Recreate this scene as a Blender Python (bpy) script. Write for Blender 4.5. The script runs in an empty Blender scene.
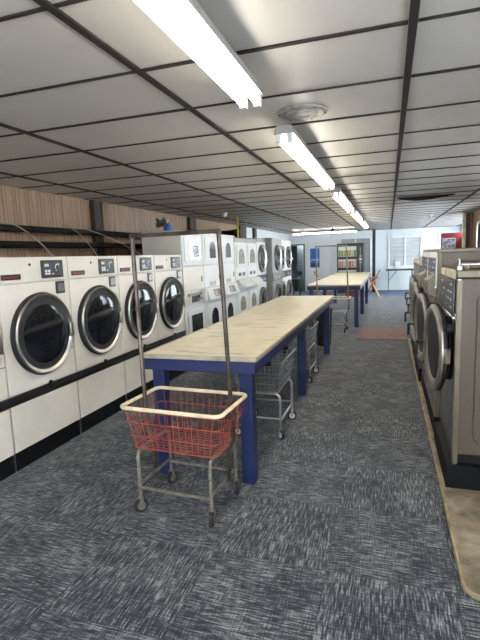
import bpy, bmesh, math, random
from mathutils import Vector, Matrix
random.seed(7)
C = bpy.context.scene.collection
SC = bpy.context.scene
rad = math.radians

# ------------------------------------------------------------------ camera
yaw, pitch, roll = rad(18.193), rad(-7.877), rad(-2.076)
fw = Vector((-math.sin(yaw)*math.cos(pitch), math.cos(yaw)*math.cos(pitch), math.sin(pitch)))
rt0 = Vector((math.cos(yaw), math.sin(yaw), 0)); up0 = rt0.cross(fw)
rt = math.cos(roll)*rt0 + math.sin(roll)*up0
up = -math.sin(roll)*rt0 + math.cos(roll)*up0
cd = bpy.data.cameras.new('camera'); cam = bpy.data.objects.new('camera', cd); C.objects.link(cam)
cam.matrix_world = Matrix(((rt.x, up.x, -fw.x, 0), (rt.y, up.y, -fw.y, 0), (rt.z, up.z, -fw.z, 1.6), (0, 0, 0, 1)))
cd.sensor_fit = 'VERTICAL'; cd.sensor_height = 36; cd.lens = 455.04*36/640
cd.clip_start = .05; cd.clip_end = 100
SC.camera = cam

# ------------------------------------------------------------------ light
W = bpy.data.worlds.new('daylight'); SC.world = W; W.use_nodes = True
bg = W.node_tree.nodes['Background']; bg.inputs[0].default_value = (.80, .90, 1, 1); bg.inputs[1].default_value = 6.5
TUBE = 16.0
SC.view_settings.view_transform = 'Standard'; SC.view_settings.look = 'None'
SC.view_settings.exposure = 0.95; SC.view_settings.gamma = 1; SC.view_settings.use_curve_mapping = False
SC.cycles.use_denoising = True
SC.cycles.max_bounces = 10; SC.cycles.diffuse_bounces = 6
SC.cycles.sample_clamp_indirect = 6

# ------------------------------------------------------------------ materials
def nt(name):
    m = bpy.data.materials.new(name); m.use_nodes = True
    return m, m.node_tree, m.node_tree.nodes['Principled BSDF']
def N(t, typ, **k):
    n = t.nodes.new(typ)
    for a, v in k.items(): setattr(n, a, v)
    return n
def coord(t, scale=(1,1,1), src='Object'):
    tc = N(t, 'ShaderNodeTexCoord'); mp = N(t, 'ShaderNodeMapping'); mp.inputs['Scale'].default_value = scale
    t.links.new(tc.outputs[src], mp.inputs[0]); return mp.outputs[0]
def noise(t, vec, scale=5, detail=3, rough=.5):
    n = N(t, 'ShaderNodeTexNoise'); n.inputs['Scale'].default_value = scale
    n.inputs['Detail'].default_value = detail; n.inputs['Roughness'].default_value = rough
    t.links.new(vec, n.inputs['Vector']); return n.outputs['Fac']
def ramp(t, fac, stops):
    r = N(t, 'ShaderNodeValToRGB'); e = r.color_ramp.elements
    while len(e) < len(stops): e.new(.5)
    for i, (p, c) in enumerate(stops): e[i].position = p; e[i].color = (*c, 1)
    t.links.new(fac, r.inputs[0]); return r.outputs[0]
def bump(t, b, fac, s=.2, d=.01):
    bm_ = N(t, 'ShaderNodeBump'); bm_.inputs['Strength'].default_value = s; bm_.inputs['Distance'].default_value = d
    t.links.new(fac, bm_.inputs['Height']); t.links.new(bm_.outputs[0], b.inputs['Normal'])
def math_n(t, op, a, b=None):
    n = N(t, 'ShaderNodeMath', operation=op)
    for i, v in enumerate((a, b)):
        if v is None: continue
        if isinstance(v, (int, float)): n.inputs[i].default_value = v
        else: t.links.new(v, n.inputs[i])
    return n.outputs[0]
def mat(name, col, rough=.5, metal=0, var=.06, vs=6, scale=(1,1,1), spec=.5, bmp=0, coat=0):
    """plain procedural material: base colour with slight mottling"""
    m, t, b = nt(name)
    f = noise(t, coord(t, scale), vs, 4)
    lo = [max(0, c*(1-var*1.6)) for c in col]; hi = [min(1, c*(1+var)) for c in col]
    t.links.new(ramp(t, f, [(.32, lo), (.62, hi)]), b.inputs['Base Color'])
    b.inputs['Roughness'].default_value = rough; b.inputs['Metallic'].default_value = metal
    b.inputs['Specular IOR Level'].default_value = spec; b.inputs['Coat Weight'].default_value = coat
    if bmp: bump(t, b, f, bmp)
    return m
def emis(name, col, s):
    m, t, b = nt(name)
    b.inputs['Base Color'].default_value = (*col, 1); b.inputs['Emission Color'].default_value = (*col, 1)
    b.inputs['Emission Strength'].default_value = s
    return m

M = {}
M['enamel'] = mat('cream_enamel', (.72, .68, .60), .38, var=.05, vs=2.5)
M['enamel2'] = mat('pale_enamel', (.68, .70, .70), .35, var=.03, vs=3)
M['white_enamel'] = mat('white_enamel', (.74, .75, .75), .35, var=.03, vs=3)
M['tan_side'] = mat('grey_tan_enamel', (.58, .555, .49), .5, var=.04, vs=2)
M['grey_enamel'] = mat('grey_enamel', (.27, .27, .26), .4, metal=.3, var=.05)
M['blackm'] = mat('black_plastic', (.012, .012, .014), .35, var=.2)
M['rubber'] = mat('black_rubber', (.015, .015, .016), .6, var=.2)
M['kick'] = mat('black_kickplate', (.005, .0055, .007), .6, var=.2, spec=.15)
M['steel'] = mat('brushed_steel', (.60, .565, .51), .28, metal=1, var=.08, vs=20, scale=(1, 1, 8))
M['chrome'] = mat('chrome', (.75, .75, .74), .12, metal=1, var=.04)
M['wire'] = mat('dull_chrome_wire', (.42, .42, .42), .35, metal=.9, var=.1)
M['frame'] = mat('worn_steel_frame', (.20, .18, .145), .45, metal=.4, var=.25, vs=30)
M['rod'] = mat('rusted_brown_rod', (.085, .066, .052), .4, metal=.6, var=.35, vs=9)
M['redwire'] = mat('red_vinyl_wire', (.33, .06, .035), .5, var=.25, vs=18)
M['creamrim'] = mat('cream_vinyl_rim', (.78, .66, .44), .5, var=.12, vs=16)
M['blue'] = mat('blue_paint', (.010, .019, .085), .42, var=.12, vs=5)
M['glass_dark'] = mat('dark_door_glass', (.008, .010, .013), .07, var=.15, spec=.38)
M['glass_arch'] = mat('smoky_window_glass', (.05, .055, .06), .12, var=.3, vs=14)
M['glass_beige'] = mat('amber_window_glass', (.30, .28, .22), .15, var=.3, vs=14)
M['red'] = mat('red_print', (.5, .05, .03), .5)
M['whitep'] = mat('white_print', (.75, .75, .72), .5)
M['whitepaint'] = mat('white_painted_trim', (.80, .82, .83), .5, var=.02)
M['stainless'] = mat('stainless_front', (.46, .44, .41), .17, metal=1, var=.05, vs=4, scale=(1, 1, 6))
M['olive'] = mat('taupe_side_panel', (.098, .079, .054), .42, metal=.15, var=.05, vs=2)
M['taupe2'] = mat('taupe_upper_side', (.19, .155, .115), .42, var=.06, vs=2)
M['doorsteel'] = mat('satin_door_ring', (.78, .73, .65), .33, metal=1, var=.05)
M['dring'] = mat('satin_dryer_ring', (.52, .50, .46), .34, metal=1, var=.05)
M['bowl'] = mat('smoky_door_bowl', (.05, .04, .034), .08, var=.3)
M['olive_lt'] = mat('taupe_frame_metal', (.17, .142, .10), .35, metal=.4, var=.08, vs=4)
M['darkpanel'] = mat('charcoal_control_panel', (.035, .04, .045), .35, var=.2)
M['bluepanel'] = mat('navy_control_panel', (.02, .035, .075), .35, var=.3, vs=20)
M['pipe'] = mat('black_pipe', (.014, .013, .013), .6, var=.3, spec=.2)
M['wirecream'] = mat('beige_cable', (.35, .33, .28), .6)
M['darkbin'] = mat('charcoal_plastic', (.02, .023, .028), .5, var=.15)
M['orangewood'] = mat('orange_wood', (.42, .16, .035), .45, var=.25, vs=6, scale=(1, 1, .3))
M['yellow'] = mat('yellow_pipe_coat', (.65, .48, .05), .5)
M['poster_blue'] = mat('poster_blue', (.008, .14, .55), .4, var=.1)
M['ivory'] = mat('ivory_label', (.62, .56, .42), .5, var=.1)
M['greyslide'] = mat('coin_slide_metal', (.28, .27, .25), .3, metal=.8, var=.2, vs=30)
M['fixture'] = mat('fixture_enamel', (.30, .285, .26), .4, var=.05)
M['ventm'] = mat('vent_metal', (.33, .31, .27), .5, var=.15, vs=20)
M['smoke'] = mat('off_white_plastic', (.62, .61, .57), .5, var=.05)
M['tube'] = emis('lit_fluorescent_tube', (1, .95, .84), TUBE)
M['gap_shade'] = mat('painted_gap_shade', (.01, .01, .01), .9)  # near-black, the shade inside gaps put into the colour

def carpet():
    m, t, b = nt('carpet_tiles')
    tc = N(t, 'ShaderNodeTexCoord'); sx = N(t, 'ShaderNodeSeparateXYZ'); t.links.new(tc.outputs['Object'], sx.inputs[0])
    u = math_n(t, 'DIVIDE', math_n(t, 'ADD', sx.outputs[0], .29+6.1), .61)
    v = math_n(t, 'DIVIDE', math_n(t, 'ADD', sx.outputs[1], -2.75+6.1), .61)
    fu, fv = math_n(t, 'FLOOR', u), math_n(t, 'FLOOR', v)
    par = math_n(t, 'MODULO', math_n(t, 'ADD', fu, fv), 2)
    # each tile offsets its pattern
    off = N(t, 'ShaderNodeCombineXYZ'); t.links.new(math_n(t, 'MULTIPLY', fu, 3.17), off.inputs[0]); t.links.new(math_n(t, 'MULTIPLY', fv, 5.31), off.inputs[1])
    add = N(t, 'ShaderNodeVectorMath', operation='ADD'); t.links.new(tc.outputs['Object'], add.inputs[0]); t.links.new(off.outputs[0], add.inputs[1])
    def streak(s):
        mp = N(t, 'ShaderNodeMapping'); mp.inputs['Scale'].default_value = s; t.links.new(add.outputs[0], mp.inputs[0])
        return math_n(t, 'ADD', math_n(t, 'MULTIPLY', noise(t, mp.outputs[0], 1, 4, .65), .68), math_n(t, 'MULTIPLY', noise(t, add.outputs[0], 4, 3, .6), .14))
    a0_, c0_ = streak((120, 11, 1)), streak((11, 120, 1))
    fine = noise(t, tc.outputs['Object'], 170, 2, .6)
    def blend(p_, q_): return math_n(t, 'ADD', math_n(t, 'ADD', math_n(t, 'MULTIPLY', p_, .78), math_n(t, 'MULTIPLY', q_, .30)), math_n(t, 'MULTIPLY', fine, .16))
    a, c = blend(a0_, c0_), blend(c0_, a0_)
    mx = N(t, 'ShaderNodeMix'); t.links.new(par, mx.inputs[0]); t.links.new(a, mx.inputs[2]); t.links.new(c, mx.inputs[3])
    base = ramp(t, mx.outputs[0], [(.465, (.009, .012, .019)), (.522, (.042, .047, .058)), (.562, (.14, .145, .155)), (.625, (.34, .34, .325))])
    # seam
    fr = lambda q: math_n(t, 'ABSOLUTE', math_n(t, 'SUBTRACT', math_n(t, 'FRACT', q), .5))
    seam = math_n(t, 'GREATER_THAN', math_n(t, 'MAXIMUM', fr(u), fr(v)), .4955)
    m2 = N(t, 'ShaderNodeMix', data_type='RGBA'); t.links.new(math_n(t, 'MULTIPLY', seam, .55), m2.inputs[0]); t.links.new(base, m2.inputs[6]); m2.inputs[7].default_value = (.02, .025, .035, 1)
    t.links.new(m2.outputs[2], b.inputs['Base Color'])
    b.inputs['Roughness'].default_value = .85; b.inputs['Specular IOR Level'].default_value = .25
    b.inputs['Sheen Weight'].default_value = .17; b.inputs['Sheen Roughness'].default_value = .5
    bump(t, b, mx.outputs[0], .35, .004)
    return m
M['carpet'] = carpet()
def bluecarpet():
    m, t, b = nt('blue_carpet'); f = noise(t, coord(t, (20, 60, 1)), 2, 4)
    t.links.new(ramp(t, f, [(.35, (.06, .09, .15)), (.65, (.14, .19, .28))]), b.inputs['Base Color']); b.inputs['Roughness'].default_value = .9
    return m
M['bluecarpet'] = bluecarpet()
def redmat():
    m, t, b = nt('faded_red_mat'); f = noise(t, coord(t, (3, 6, 1)), 3, 5)
    t.links.new(ramp(t, f, [(.35, (.17, .09, .075)), (.65, (.27, .16, .13))]), b.inputs['Base Color']); b.inputs['Roughness'].default_value = .9
    return m
M['redmat'] = redmat()
def concrete():
    m, t, b = nt('stained_concrete'); c = coord(t)
    f = noise(t, c, 3.5, 8, .7)
    t.links.new(ramp(t, f, [(.34, (.10, .075, .05)), (.50, (.27, .22, .15)), (.64, (.42, .37, .29))]), b.inputs['Base Color'])
    b.inputs['Roughness'].default_value = .6; bump(t, b, f, .3, .01)
    return m
M['concrete'] = concrete()
M['edge'] = mat('yellowed_edge_strip', (.36, .28, .16), .6, var=.25, vs=8)
def panelling(axis=1, col=((.24, .14, .08), (.42, .275, .17))):
    m, t, b = nt('wood_panelling')
    s = [13, 13, 13]; s[2] = .9
    f = noise(t, coord(t, tuple(s)), 1, 5, .6)
    wood = ramp(t, f, [(.3, col[0]), (.68, col[1])])
    tc = N(t, 'ShaderNodeTexCoord'); sx = N(t, 'ShaderNodeSeparateXYZ'); t.links.new(tc.outputs['Object'], sx.inputs[0])
    g = math_n(t, 'ABSOLUTE', math_n(t, 'SUBTRACT', math_n(t, 'FRACT', math_n(t, 'DIVIDE', math_n(t, 'ADD', sx.outputs[axis], 20), .2)), .5))
    g2 = math_n(t, 'LESS_THAN', math_n(t, 'ABSOLUTE', math_n(t, 'SUBTRACT', g, .22)), .012)
    g = math_n(t, 'MAXIMUM', math_n(t, 'GREATER_THAN', g, .478), g2)
    m2 = N(t, 'ShaderNodeMix', data_type='RGBA'); t.links.new(math_n(t, 'MULTIPLY', g, .8), m2.inputs[0]); t.links.new(wood, m2.inputs[6]); m2.inputs[7].default_value = (.04, .022, .014, 1)
    t.links.new(m2.outputs[2], b.inputs['Base Color']); b.inputs['Roughness'].default_value = .45
    return m
M['panel'] = panelling(1)
M['panelx'] = panelling(0)
M['darkwood'] = mat('dark_brown_post', (.045, .024, .014), .6, var=.3, vs=8, scale=(1, 1, .3))
M['tanwood'] = mat('tan_brown_board', (.22, .13, .07), .5, var=.2, vs=8, scale=(1, 1, .2))
M['wallblue'] = mat('pale_blue_wall', (.72, .765, .775), .6, var=.02, vs=1)
M['ceil'] = mat('ceiling_board', (.52, .49, .45), .38, var=.05, vs=1.2, spec=.55)
M['tbar'] = mat('ceiling_strip', (.028, .024, .021), .6, var=.15, spec=.2)
def tabletop():
    m, t, b = nt('cream_laminate_top'); c = coord(t)
    f = noise(t, coord(t, (2, 1.2, 1)), 2.2, 5, .6)
    base = ramp(t, f, [(.3, (.74, .65, .44)), (.66, (.84, .77, .57))])
    mp = coord(t, (3.2, 13, 1)); s = noise(t, mp, 1.0, 3, .6)
    k = ramp(t, s, [(.575, (0, 0, 0)), (.64, (1, 1, 1))])
    bw = N(t, 'ShaderNodeRGBToBW'); t.links.new(k, bw.inputs[0])
    m2 = N(t, 'ShaderNodeMix', data_type='RGBA'); t.links.new(math_n(t, 'MULTIPLY', bw.outputs[0], .6), m2.inputs[0]); t.links.new(base, m2.inputs[6]); m2.inputs[7].default_value = (.27, .17, .09, 1)
    t.links.new(m2.outputs[2], b.inputs['Base Color']); b.inputs['Roughness'].default_value = .3
    return m
M['top'] = tabletop()
M['lip'] = mat('worn_table_edge', (.42, .36, .27), .4, var=.12, vs=10)
def blinds():
    m, t, b = nt('grey_blind'); f = noise(t, coord(t, (1, 1, 60)), 1, 1)
    t.links.new(ramp(t, f, [(.4, (.40, .42, .42)), (.6, (.58, .60, .60))]), b.inputs['Base Color']); b.inputs['Roughness'].default_value = .5
    return m
M['blind'] = blinds()
def clear():
    m, t, b = nt('window_glass'); b.inputs['Base Color'].default_value = (1, 1, 1, 1); b.inputs['Roughness'].default_value = .02
    n = noise(t, coord(t), 3); b.inputs['Transmission Weight'].default_value = 1; b.inputs['IOR'].default_value = 1.01
    return m
M['glass'] = clear()

# ------------------------------------------------------------------ mesh helpers
class MB:
    def __init__(s): s.b = bmesh.new(); s.mats = []
    def mi(s, m):
        if m not in s.mats: s.mats.append(m)
        return s.mats.index(m)
    def faces(s, vs, fs, m, smooth=False):
        i = s.mi(m); v = [s.b.verts.new(p) for p in vs]
        for f in fs:
            try: q = s.b.faces.new([v[k] for k in f]); q.material_index = i; q.smooth = smooth
            except ValueError: pass
        return s
    def box(s, x0, x1, y0, y1, z0, z1, m, M4=None):
        vs = [Vector((x, y, z)) for z in (z0, z1) for y in (y0, y1) for x in (x0, x1)]
        if M4: vs = [M4 @ v for v in vs]
        return s.faces(vs, [(0,2,3,1), (4,5,7,6), (0,1,5,4), (2,6,7,3), (0,4,6,2), (1,3,7,5)], m)
    def tube(s, pts, r, m, seg=6, closed=False):
        pts = [Vector(p) for p in pts]; n = len(pts); rings = []
        for i, p in enumerate(pts):
            a = pts[i-1] if (i or closed) else p; c = pts[(i+1) % n] if (i < n-1 or closed) else p
            d1 = (p-a).normalized() if p != a else None; d2 = (c-p).normalized() if c != p else None
            d = ((d1 or d2)+(d2 or d1)).normalized()
            ref = Vector((0, 0, 1)) if abs(d.z) < .9 else Vector((1, 0, 0))
            u = d.cross(ref).normalized(); w = u.cross(d)
            k = 1
            if d1 and d2: k = 1/max(.5, (d1.dot(d)))
            rings.append([p+r*k*(math.cos(2*math.pi*j/seg)*u+math.sin(2*math.pi*j/seg)*w) for j in range(seg)])
        # align rings to reduce twist
        for i in range(1, n):
            best = min(range(seg), key=lambda o: sum((rings[i][(j+o) % seg]-rings[i-1][j]).length for j in range(seg)))
            rings[i] = rings[i][best:]+rings[i][:best]
        vs = [v for R_ in rings for v in R_]; fs = []
        for i in range(n if closed else n-1):
            a, c = i*seg, ((i+1) % n)*seg
            o = 0
            if closed and i == n-1:
                o = min(range(seg), key=lambda o: sum((rings[0][(j+o) % seg]-rings[i][j]).length for j in range(seg)))
            for j in range(seg): fs.append((a+j, a+(j+1) % seg, c+(j+1+o) % seg, c+(j+o) % seg))
        if not closed: fs += [tuple(range(seg))[::-1], tuple((n-1)*seg+j for j in range(seg))]
        return s.faces(vs, fs, m, seg > 4)
    def lathe(s, prof, cen, m, axis='x', seg=40, sy=1, ms=None):
        """prof: list of (radius, height along axis)"""
        cen = Vector(cen); vs = []; fs = []
        for r, h in prof:
            for j in range(seg):
                a = 2*math.pi*j/seg; p, q = r*math.cos(a)*sy, r*math.sin(a)
                vs.append(cen+(Vector((h, p, q)) if axis == 'x' else Vector((p, h, q)) if axis == 'y' else Vector((p, q, h))))
        for i in range(len(prof)-1):
            for j in range(seg): fs.append((i*seg+j, i*seg+(j+1) % seg, (i+1)*seg+(j+1) % seg, (i+1)*seg+j))
        if prof[0][0] > 1e-6: fs.append(tuple(range(seg))[::-1])
        if prof[-1][0] > 1e-6: fs.append(tuple((len(prof)-1)*seg+j for j in range(seg)))
        s.faces(vs, fs, m, True)
        return s
    def prism(s, poly, a0, a1, m, axis='x'):
        """poly: 2D outline; axis x -> (y,z), y -> (x,z), z -> (x,y)"""
        def P(u, v, h): return (h, u, v) if axis == 'x' else (u, h, v) if axis == 'y' else (u, v, h)
        n = len(poly); vs = [P(u, v, a0) for u, v in poly]+[P(u, v, a1) for u, v in poly]
        fs = [tuple(range(n))[::-1], tuple(range(n, 2*n))]+[(i, (i+1) % n, n+(i+1) % n, n+i) for i in range(n)]
        return s.faces(vs, fs, m)
    def build(s, name, parent=None, bev=0, seg=2):
        bmesh.ops.remove_doubles(s.b, verts=s.b.verts, dist=1e-5)
        bmesh.ops.recalc_face_normals(s.b, faces=s.b.faces)
        me = bpy.data.meshes.new(name); s.b.to_mesh(me); s.b.free()
        for m in s.mats: me.materials.append(M[m] if isinstance(m, str) else m)
        o = bpy.data.objects.new(name, me); C.objects.link(o)
        if parent: o.parent = parent
        if bev:
            k = o.modifiers.new('bevel', 'BEVEL'); k.width = bev; k.segments = seg; k.limit_method = 'ANGLE'; k.angle_limit = rad(40)
        else:
            pass
        try:
            me.set_sharp_from_angle(angle=rad(40))
        except Exception: pass
        return o
def tag(o, label=None, cat=None, group=None, kind=None):
    if label: o['label'] = label
    if cat: o['category'] = cat
    if group: o['group'] = group
    if kind: o['kind'] = kind
    return o
def empty(name, loc=(0, 0, 0), rz=0):
    o = bpy.data.objects.new(name, None); C.objects.link(o); o.location = loc; o.rotation_euler = (0, 0, rz); o.empty_display_size = .1
    return o
def copy_tree(o, parent=None):
    c = o.copy(); C.objects.link(c); c.parent = parent
    for ch in o.children: copy_tree(ch, c)
    return c
def struct(o): o['kind'] = 'structure'; return o
def text(body, size, m, parent, loc, rot, name='lettering', sx=1):
    cu = bpy.data.curves.new('t', 'FONT'); cu.body = body; cu.size = size; cu.extrude = .0008; cu.align_x = 'CENTER'; cu.align_y = 'CENTER'
    t = bpy.data.objects.new('t', cu); C.objects.link(t)
    me = bpy.data.meshes.new_from_object(t.evaluated_get(bpy.context.evaluated_depsgraph_get()))
    C.objects.unlink(t); bpy.data.objects.remove(t)
    me.materials.clear(); me.materials.append(M[m])
    o = bpy.data.objects.new(name, me); C.objects.link(o); o.parent = parent; o.location = loc; o.rotation_euler = rot; o.scale = (sx, 1, 1)
    return o
RX = (rad(90), 0, rad(90))      # text facing +X, reading towards +Y
def rrect(y0, y1, z0, z1, r, n=5):
    P = []
    for cy, cz, a in ((y1-r, z0+r, -90), (y1-r, z1-r, 0), (y0+r, z1-r, 90), (y0+r, z0+r, 180)):
        for k in range(n+1):
            t = rad(a+90*k/n); P.append((cy+r*math.cos(t), cz+r*math.sin(t)))
    return P

# ------------------------------------------------------------------ room shell
XL, XR, XR2, YB, YF, H, YS = -4.15, 2.0, 2.95, -2.6, 20.0, 2.5, 12.95
struct(MB().box(XL-.1, XR2+.1, YB-.1, YF+2.2, -.1, 0, 'carpet').build('floor'))
struct(MB().box(-4.1, 2.9, 17.3, 19.97, 0, .004, 'bluecarpet').build('floor_far'))
pad = [(2, 2.13), (2, 8.7), (.36, 8.7), (.36, 2.22), (.368, 2.175), (.385, 2.148), (.42, 2.13)]
struct(MB().prism(pad, .0, .018, 'concrete', 'z').build('floor_pad'))
struct(MB().prism([(.345, 2.2), (.355, 2.16), (.38, 2.128), (.42, 2.112), (1.99, 2.112), (1.99, 2.128), (.42, 2.128), (.385, 2.146), (.366, 2.175), (.359, 2.22), (.359, 8.7), (.345, 8.7)], 0, .022, 'edge', 'z').build('trim_1', bev=.004))
# ceiling boards
cl = MB(); cl.box(XL-.1, XR2+.1, YB-.1, YF+2.2, H, H+.1, 'ceil'); struct(cl.build('ceiling'))
g = MB()
XS = [.085+1.225*k for k in range(-3, 3)]
for x in XS: g.box(x-.017, x+.017, YB, YF-.01, H-.012, H-.001, 'tbar')
y = 2.67-.605*8
while y < YF:
    for i in range(len(XS)):
        x0 = XS[i]+.019; x1 = XS[i+1]-.019 if i < len(XS)-1 else XR2
        w = .009 if random.random() > .3 else .013
        if y > YS or x0 < XR: g.box(x0, x1, y-w, y+w, H-.0075, H-.001, 'tbar')
    g.box(XL, XS[0]-.019, y-.012, y+.012, H-.0075, H-.001, 'tbar')
    y += .605
struct(g.build('trim_2'))
# sagging joint: solid black lens strip, the gap's shade put into its colour
pts = [(.13+ .9*k/16, H-.012-.055*math.sin(math.pi*(k/16)**.8)) for k in range(17)]
sg = MB(); sg.prism([(.13, H-.002)]+pts+[(1.03, H-.002)], 8.38, 8.41, 'gap_shade', 'y'); struct(sg.build('trim_3'))

# left wall: panelling to YS, painted beyond
struct(MB().box(XL-.1, XL, YB-.1, YS, 0, H, 'panel').build('wall_left'))
struct(MB().box(XL-.1, XL, YS, YF+.1, 0, H, 'wallblue').build('wall_left_far'))
p = MB()
for y0, y1, m in ((5.80, 5.98, 'darkwood'), (6.02, 6.2, 'tanwood'), (9.2, 9.55, 'darkwood'), (12.75, 13.35, 'darkwood'), (14.2, 14.5, 'darkwood')):
    p.box(XL+.001, XL+.07, y0, y1, 1.2, H-.003, m)
struct(p.build('trim_4', bev=.004))
# far wall with doorway at left and lit doorway at right
YW = 19.9
f = MB()
DL0, DL1, DZ = -4.06, -3.52, 2.0
RD0, RD1, RZ = 1.99, 2.78, 2.25
f.box(XL, DL0, YW, YW+.1, 0, H, 'wallblue'); f.box(DL0, DL1, YW, YW+.1, DZ, H, 'wallblue')
f.box(DL1, -2.45, YW, YW+.1, 0, H, 'wallblue')
f.box(-2.45, -2.35, YW, YF+.3, 0, H, 'wallblue'); f.box(-2.35, RD0, YW+.2, YW+.3, 0, H, 'wallblue')
f.box(RD0, RD1, YW+.2, YW+.3, RZ, H, 'wallblue'); f.box(RD1, XR2+.1, YW+.2, YW+.3, 0, H, 'wallblue')
struct(f.build('wall_far'))
f = MB(); f.box(XL-.1, XL, YF+.1, YW+1.3, 0, 2.15, 'wallblue'); f.box(XL, DL0-.02, YW+1.2, YW+1.3, 0, H, 'wallblue'); f.box(DL0-.02, -2.3, YW+1.2, YW+1.3, 0, H, 'wallblue'); f.box(-3.3, -3.2, YW+.11, YW+1.2, 0, H, 'wallblue')  # unseen left side stops below the ceiling, slot added to light the passage
struct(f.build('wall_passage'))
M['darkred'] = mat('dark_red_plastic', (.22, .03, .025), .5)
M['redwall'] = mat('dark_red_wall', (.30, .028, .025), .6)
f = MB(); f.box(1.4, 3.05, YW+1.6, YW+1.7, 0, H, 'redwall'); f.box(2.96, 3.05, YW+.31, YW+1.6, 0, 2.1, 'redwall'); f.box(2.96, 3.05, YW+.31, YW+1.6, 2.35, H, 'redwall'); f.box(1.4, 1.5, YW+.31, YW+1.6, 0, H, 'redwall')  # high slot in the side wall added to let daylight onto the red
struct(f.build('wall_red_room'))
# door frames
def dframe(name, x0, x1, y, z, w, m, d=.03):
    t = MB(); t.box(x0-w, x0, y-d, y, 0, z+w, m); t.box(x1, x1+w, y-d, y, 0, z+w, m); t.box(x0, x1, y-d, y, z, z+w, m)
    return t
M['greyframe'] = mat('grey_door_frame', (.12, .13, .14), .5)
struct(dframe('d', DL0+.02, DL1, YW-.001, DZ, .06, 'greyframe').build('trim_5'))
struct(dframe('d', RD0, RD1, YW+.199, RZ, .09, 'whitepaint').build('trim_6'))
# right wall: panelling with daylight windows, then a return at YS
def wall_x(name, x0, x1, y0, y1, wins, m):
    w = MB(); cur = y0
    for a, c, z0, z1 in wins:
        w.box(x0, x1, cur, a, 0, H, m); w.box(x0, x1, a, c, 0, z0, m); w.box(x0, x1, a, c, z1, H, m); cur = c
    w.box(x0, x1, cur, y1, 0, H, m); return struct(w.build(name))
WR = [(.4, 2.2, 1.0, 2.15), (4.2, 6.4, 1.75, 2.3), (10.2, 12.15, 1.1, 2.17)]
wall_x('wall_right', XR, XR+.1, YB-.1, YS, WR, 'panel')
struct(MB().box(XR, XR2, YS, YS+.1, 0, H, 'wallblue').build('wall_return'))
WR2 = [(13.4, 19.4, .6, 2.4)]  # unseen window, made large to brighten the far end
wall_x('wall_right_far', XR2, XR2+.1, YS, YF+.3, WR2, 'wallblue')
n = 0
for X, wins in ((XR, WR), (XR2, WR2)):
    for a, c, z0, z1 in wins:
        n += 1
        t = MB()
        t.box(X-.02, X+.06, a-.05, c+.05, z0-.05, z0, 'whitepaint'); t.box(X-.02, X+.06, a-.05, c+.05, z1, z1+.05, 'whitepaint')
        t.box(X-.02, X+.06, a-.05, a, z0, z1, 'whitepaint'); t.box(X-.02, X+.06, c, c+.05, z0, z1, 'whitepaint')
        t.box(X+.02, X+.05, (a+c)/2-.025, (a+c)/2+.025, z0, z1, 'whitepaint')
        fr = struct(t.build('window_%d' % n)); MB().box(X+.032, X+.038, a, c, z0, z1, 'glass').build('pane', fr)
# storefront behind the camera
wb = MB(); wb.box(XL-.1, -2.6, YB-.1, YB, 0, H, 'panelx'); wb.box(-2.6, 1.6, YB-.1, YB, 0, .5, 'panelx'); wb.box(-2.6, 1.6, YB-.1, YB, 2.25, H, 'panelx'); wb.box(1.6, XR+.1, YB-.1, YB, 0, H, 'panelx')
struct(wb.build('wall_back'))
t = MB(); 
for x in (-2.6, -1.2, .2, 1.55): t.box(x, x+.05, YB-.06, YB+.02, .5, 2.25, 'whitepaint')
t.box(-2.55, 1.55, YB-.06, YB+.02, .5, .55, 'whitepaint'); t.box(-2.55, 1.55, YB-.06, YB+.02, 2.2, 2.25, 'whitepaint')
fr = struct(t.build('window_5')); MB().box(-2.55, 1.55, YB-.04, YB-.03, .55, 2.2, 'glass').build('pane', fr)
# column at the end of the right wall
t = MB(); t.box(1.775, 1.84, 12.80, 12.945, 0, H-.015, 'ivory'); t.box(1.84, 1.93, 12.78, 12.945, 0, H-.015, 'darkwood'); t.box(1.93, 1.999, 12.76, 12.945, 0, H-.015, 'tanwood')
struct(t.build('trim_7', bev=.004))
# black post
tag(MB().box(-.615, -.495, 18.95, 19.07, .005, H-.015, 'blackm').build('support_post', bev=.008), 'thin black square post from floor to ceiling left of the white framed window', 'post')
# floor mat
tag(MB().box(-.55, .33, 8.62, 9.85, 0.001, .012, 'redmat').build('floor_mat', bev=.004), 'faded reddish brown mat lying across the carpet aisle', 'mat')

# ------------------------------------------------------------------ fluorescent lights
def fixture():
    r = empty('fluorescent_light')
    b = MB(); b.prism([(-.048, .0), (.048, .0), (.064, -.055), (-.064, -.055)], 0, 2.44, 'fixture', 'y'); b.build('housing', r)
    for y in (.35, 2.09): MB().box(-.012, .012, y-.006, y+.006, 0, .060, 'fixture').build('hanger', r)
    for sx in (-1, 1):
        MB().tube([(sx*.036, .05, -.083), (sx*.036, 2.39, -.083)], .019, 'tube', 10).build('tube', r)
        for y in (.0, 2.40):
            MB().box(sx*.036-.016, sx*.036+.016, y, y+.035, -.108, -.056, 'smoke').build('socket', r)
    return r
fx = fixture(); fx.location = (-.655, -.13, H-.062)
tag(fx, 'fluorescent strip light nearest overhead, at the top edge of the photo', 'light', 'fluorescent ceiling lights')
for y, lab in ((3.04, 'second fluorescent strip light, just past the round ceiling vent'), (6.15, 'third fluorescent strip light of the row from the front'), (9.1, 'fourth fluorescent strip light of the row, small in the distance'), (12.1, 'farthest fluorescent strip light of the lengthwise row, ending near the black post')):
    c = copy_tree(fx); c.location = (-.655, y, H-.062); c['label'] = lab
c = copy_tree(fx); c.location = (-1.1, 17.6, H-.03); c.rotation_euler = (0, 0, rad(90)); c['label'] = 'fluorescent strip light mounted crosswise in front of the far wall'
for ch in c.children:
    if ch.name.startswith('hanger'): ch.scale = (1, 1, .48)

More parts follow.
